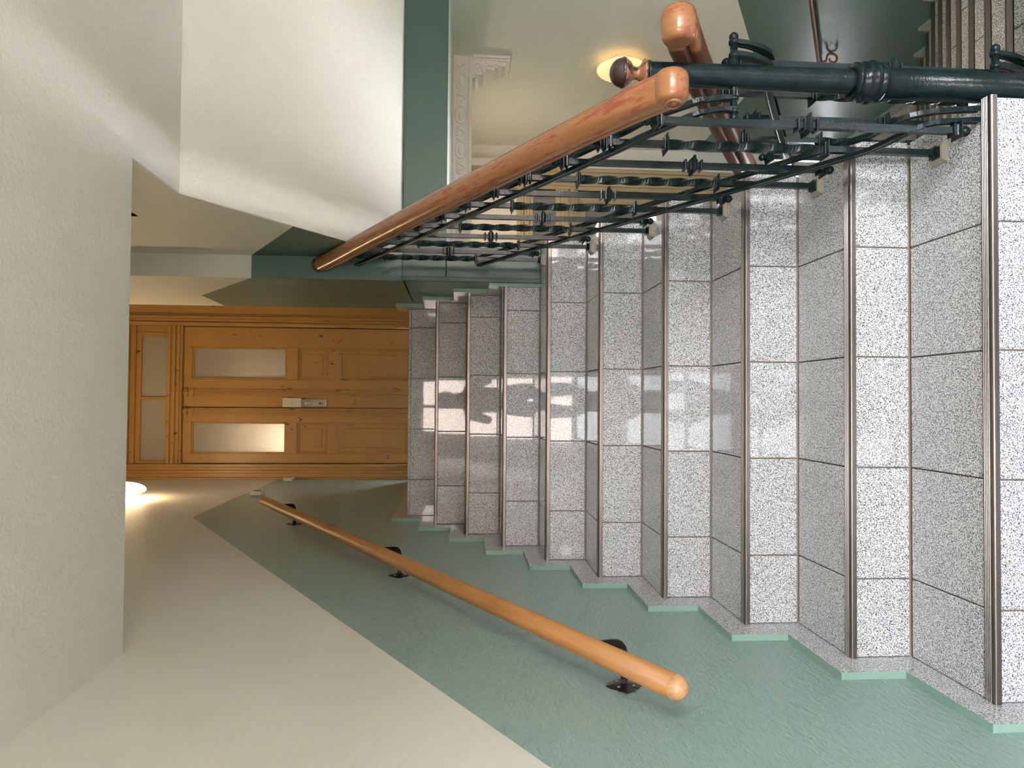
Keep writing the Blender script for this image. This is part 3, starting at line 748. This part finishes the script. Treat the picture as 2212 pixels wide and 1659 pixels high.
for x0, x1, q0, q1 in ((.905, 1.376, 1.02, 1.26), (1.384, 1.855, 1.50, 1.755)):
    m = MB(); yl = YD + .02
    m.cbox(x0, q0, yl, yl + .04, LF + .005, -1.0, .003); m.cbox(q1, x1, yl, yl + .04, LF + .005, -1.0, .003)
    for a, b in ((-1.075, -1.0), (-2.15, -1.95), (LF + .005, LF + .2)): m.cbox(q0, q1, yl, yl + .04, a, b, .003)
    ring_frame(m, q0 - .012, q1 + .012, -1.965, -1.06, .014, yl - .006, yl + .02)
    l2 = m.build('door_leaf', [M_DOORL], d2)
    q = MB(); q.box(q0, q1, yl + .016, yl + .022, -1.96, -1.07); o = q.build('pane', [M_GLASSD], l2)
    q = MB(); q.cbox(q0, q1, yl + .015, yl + .03, LF + .2, -2.15, .004); q.cbox(q0 + .04, q1 - .04, yl + .008, yl + .03, LF + .25, -2.2, .006); o = q.build('panel', [M_DOORL], l2)

# ------------------------------------------------------------------ plaster frieze and console under the upper landing
YF = 4.57
fr = MB(); fr.cbox(XT, XR, YF, YF + .22, -.044, .083, .003); fr.cbox(XT, XR, YF - .012, YF, -.044, -.026, .004); fr.cbox(XT, XR, YF - .018, YF, -.028, -.020, .003); fr.cbox(XT, XR, YF - .008, YF, .070, .083, .003)
fr = struct(fr.build('trim_2', [M_STUC]))
for i in range(7):
    xc = 2.07 - i * .225; z = .026; m = MB()
    oval = [(xc + .060 * math.cos(a) * (1 - .12 * math.cos(2 * a)), YF - .001, z + .034 * math.sin(a)) for a in [2 * math.pi * k / 24 for k in range(24)]]
    m.tube(oval, .0055, 6, closed=True, up=(0, 1, 0)); m.sphere((xc, YF + .004, z), .03, 12, 0, (1.3, .45, .7))
    for sg in (-1, 1):
        sc_ = [(xc + sg * (.066 + .05 * t), YF - .001, z + .030 * math.sin(5.2 * t) * (1 - .35 * t)) for t in [k / 12 for k in range(13)]]
        m.tube(sc_, .005, 6, up=(0, 1, 0)); m.sphere((xc + sg * .112, YF, z - .02), .011, 8, 0, (1, .5, 1)); m.sphere((xc + sg * .10, YF, z + .022), .009, 8, 0, (1, .5, 1))
    m.build('ornament', [M_STUC], fr)
m = MB(); yb0, yb1 = YF - .01, YF + .2
prof = [(XR, -.044), (XR - .150, -.044), (XR - .150, -.060), (XR - .125, -.066), (XR - .128, -.085), (XR - .105, -.112), (XR - .088, -.118), (XR - .082, -.150), (XR - .074, -.19), (XR - .060, -.215), (XR - .055, -.24), (XR - .034, -.262), (XR - .030, -.282), (XR, -.290)]
m.prism(prof, 'y', yb0, yb1)
m.cbox(XR - .020, XR, yb0 - .012, yb1, -.295, -.044, .003); m.cbox(XR - .034, XR - .022, yb0 - .008, yb1, -.29, -.05, .002)
random.seed(3)
for k in range(26):
    t = random.random(); z = -.055 - .21 * t; xx = XR - .035 - (.105 - .09 * t) * random.random()
    m.sphere((xx, yb0 + .001, z), .009 + .007 * random.random(), 8, 0, (1.2, .6, 1))
ring = [(XR - .075 + .02 * math.cos(a), yb0 - .002, -.078 + .018 * math.sin(a)) for a in [2 * math.pi * k / 16 for k in range(16)]]
m.tube(ring, .004, 6, closed=True, up=(0, 1, 0))
struct(m.build('trim_3', [M_STUC]))

# ------------------------------------------------------------------ the person taking the picture, mirrored dark in the polished steps
def person():
    root = empty('person', (0, -.36, FL))
    tag(root, 'person in dark clothes holding up a phone on the landing, mirrored in the polished steps', 'person')
    V = []; E_ = []; Rr = []
    def v(x, y, z, r, par=None):
        V.append((x, y, z)); Rr.append(r if isinstance(r, tuple) else (r, r))
        if par is not None: E_.append((par, len(V) - 1))
        return len(V) - 1
    f = FL; y = -.36
    pel = v(0, y, f + .86, (.15, .105)); wa = v(0, y, f + 1.0, (.135, .095), pel); ch = v(0, y - .01, f + 1.17, (.155, .11), wa)
    up = v(0, y - .01, f + 1.30, (.14, .095), ch); nk = v(0, y, f + 1.375, .055, up); hd = v(0, y + .01, f + 1.44, (.068, .078), nk)
    h2 = v(0, y + .015, f + 1.52, (.078, .092), hd); v(0, y + .01, f + 1.60, (.060, .072), h2)
    for sg in (-1, 1):
        sh = v(sg * .165, y - .01, f + 1.275, .062, up); el = v(sg * .215, y + .06, f + 1.06, .044, sh); wr_ = v(sg * .115, y + .27, f + 1.285, .028, el)
        pm = v(sg * .098, y + .315, f + 1.318, (.022, .034), wr_)
        for k in range(4):
            a = v(sg * (.088 - .001 * k), y + .334, f + 1.348 - .021 * k, .0095, pm); b = v(sg * .074, y + .352 - .002 * k, f + 1.352 - .021 * k, .0085, a); v(sg * (.058 + .003 * k), y + .346, f + 1.353 - .021 * k, .0075, b)
        a = v(sg * .088, y + .312, f + 1.345, .0105, pm); v(sg * .070, y + .318, f + 1.352, .0085, a)
        hip = v(sg * .085, y, f + .80, (.095, .095), pel); kn = v(sg * .10, y + .01, f + .45, .062, hip); an = v(sg * .11, y - .02, f + .09, .042, kn); v(sg * .12, y + .10, f + .035, (.042, .032), an)
    me = bpy.data.meshes.new('body'); me.from_pydata(V, E_, [])
    o = bpy.data.objects.new('body', me); COL.objects.link(o); o.parent = root; o.location = -root.location
    sk = o.modifiers.new('skin', 'SKIN'); sk.use_smooth_shade = True
    for i, r in enumerate(Rr): me.skin_vertices[0].data[i].radius = r
    me.skin_vertices[0].data[0].use_root = True
    sb = o.modifiers.new('sub', 'SUBSURF'); sb.levels = 2; sb.render_levels = 2
    me.materials.append(M_CLOTH)
    m = MB(); m.sphere((0, y + .012, f + 1.515), .098, 20, 0, (.86, 1.0, 1.2)); hdo = m.build('face', [M_SKIN], root)
    m = MB(); m.sphere((0, y - .008, f + 1.540), .106, 20, 0, (.88, 1.0, 1.1)); m.build('hair', [M_HAIR], root)
    m = MB()
    for sg in (-1, 1):
        m.sphere((sg * .032, y + .103, f + 1.525), .011, 10); m.sphere((sg * .086, y + .005, f + 1.51), .018, 10, 0, (.4, .7, 1.3))
    m.sphere((0, y + .112, f + 1.495), .014, 10, 0, (.8, 1, 1.5)); m.sphere((0, y + .100, f + 1.462), .016, 10, 0, (1.4, .5, .4)); m.build('features', [M_SKIN], root)
    m = MB(); m.cbox(-.078, .078, -.030, -.022, -.012 + .0, .062, .003); ph = m.build('phone', [M_BLACK]); tag(ph, 'black phone held sideways in both hands on the landing', 'phone')
m, nt, p = mat('dark cloth'); setp(p, (.02, .022, .028), .8); M_CLOTH = m
m, nt, p = mat('skin'); setp(p, (.45, .27, .19), .5); M_SKIN = m
m, nt, p = mat('brown hair'); setp(p, (.03, .02, .014), .5); M_HAIR = m
person()
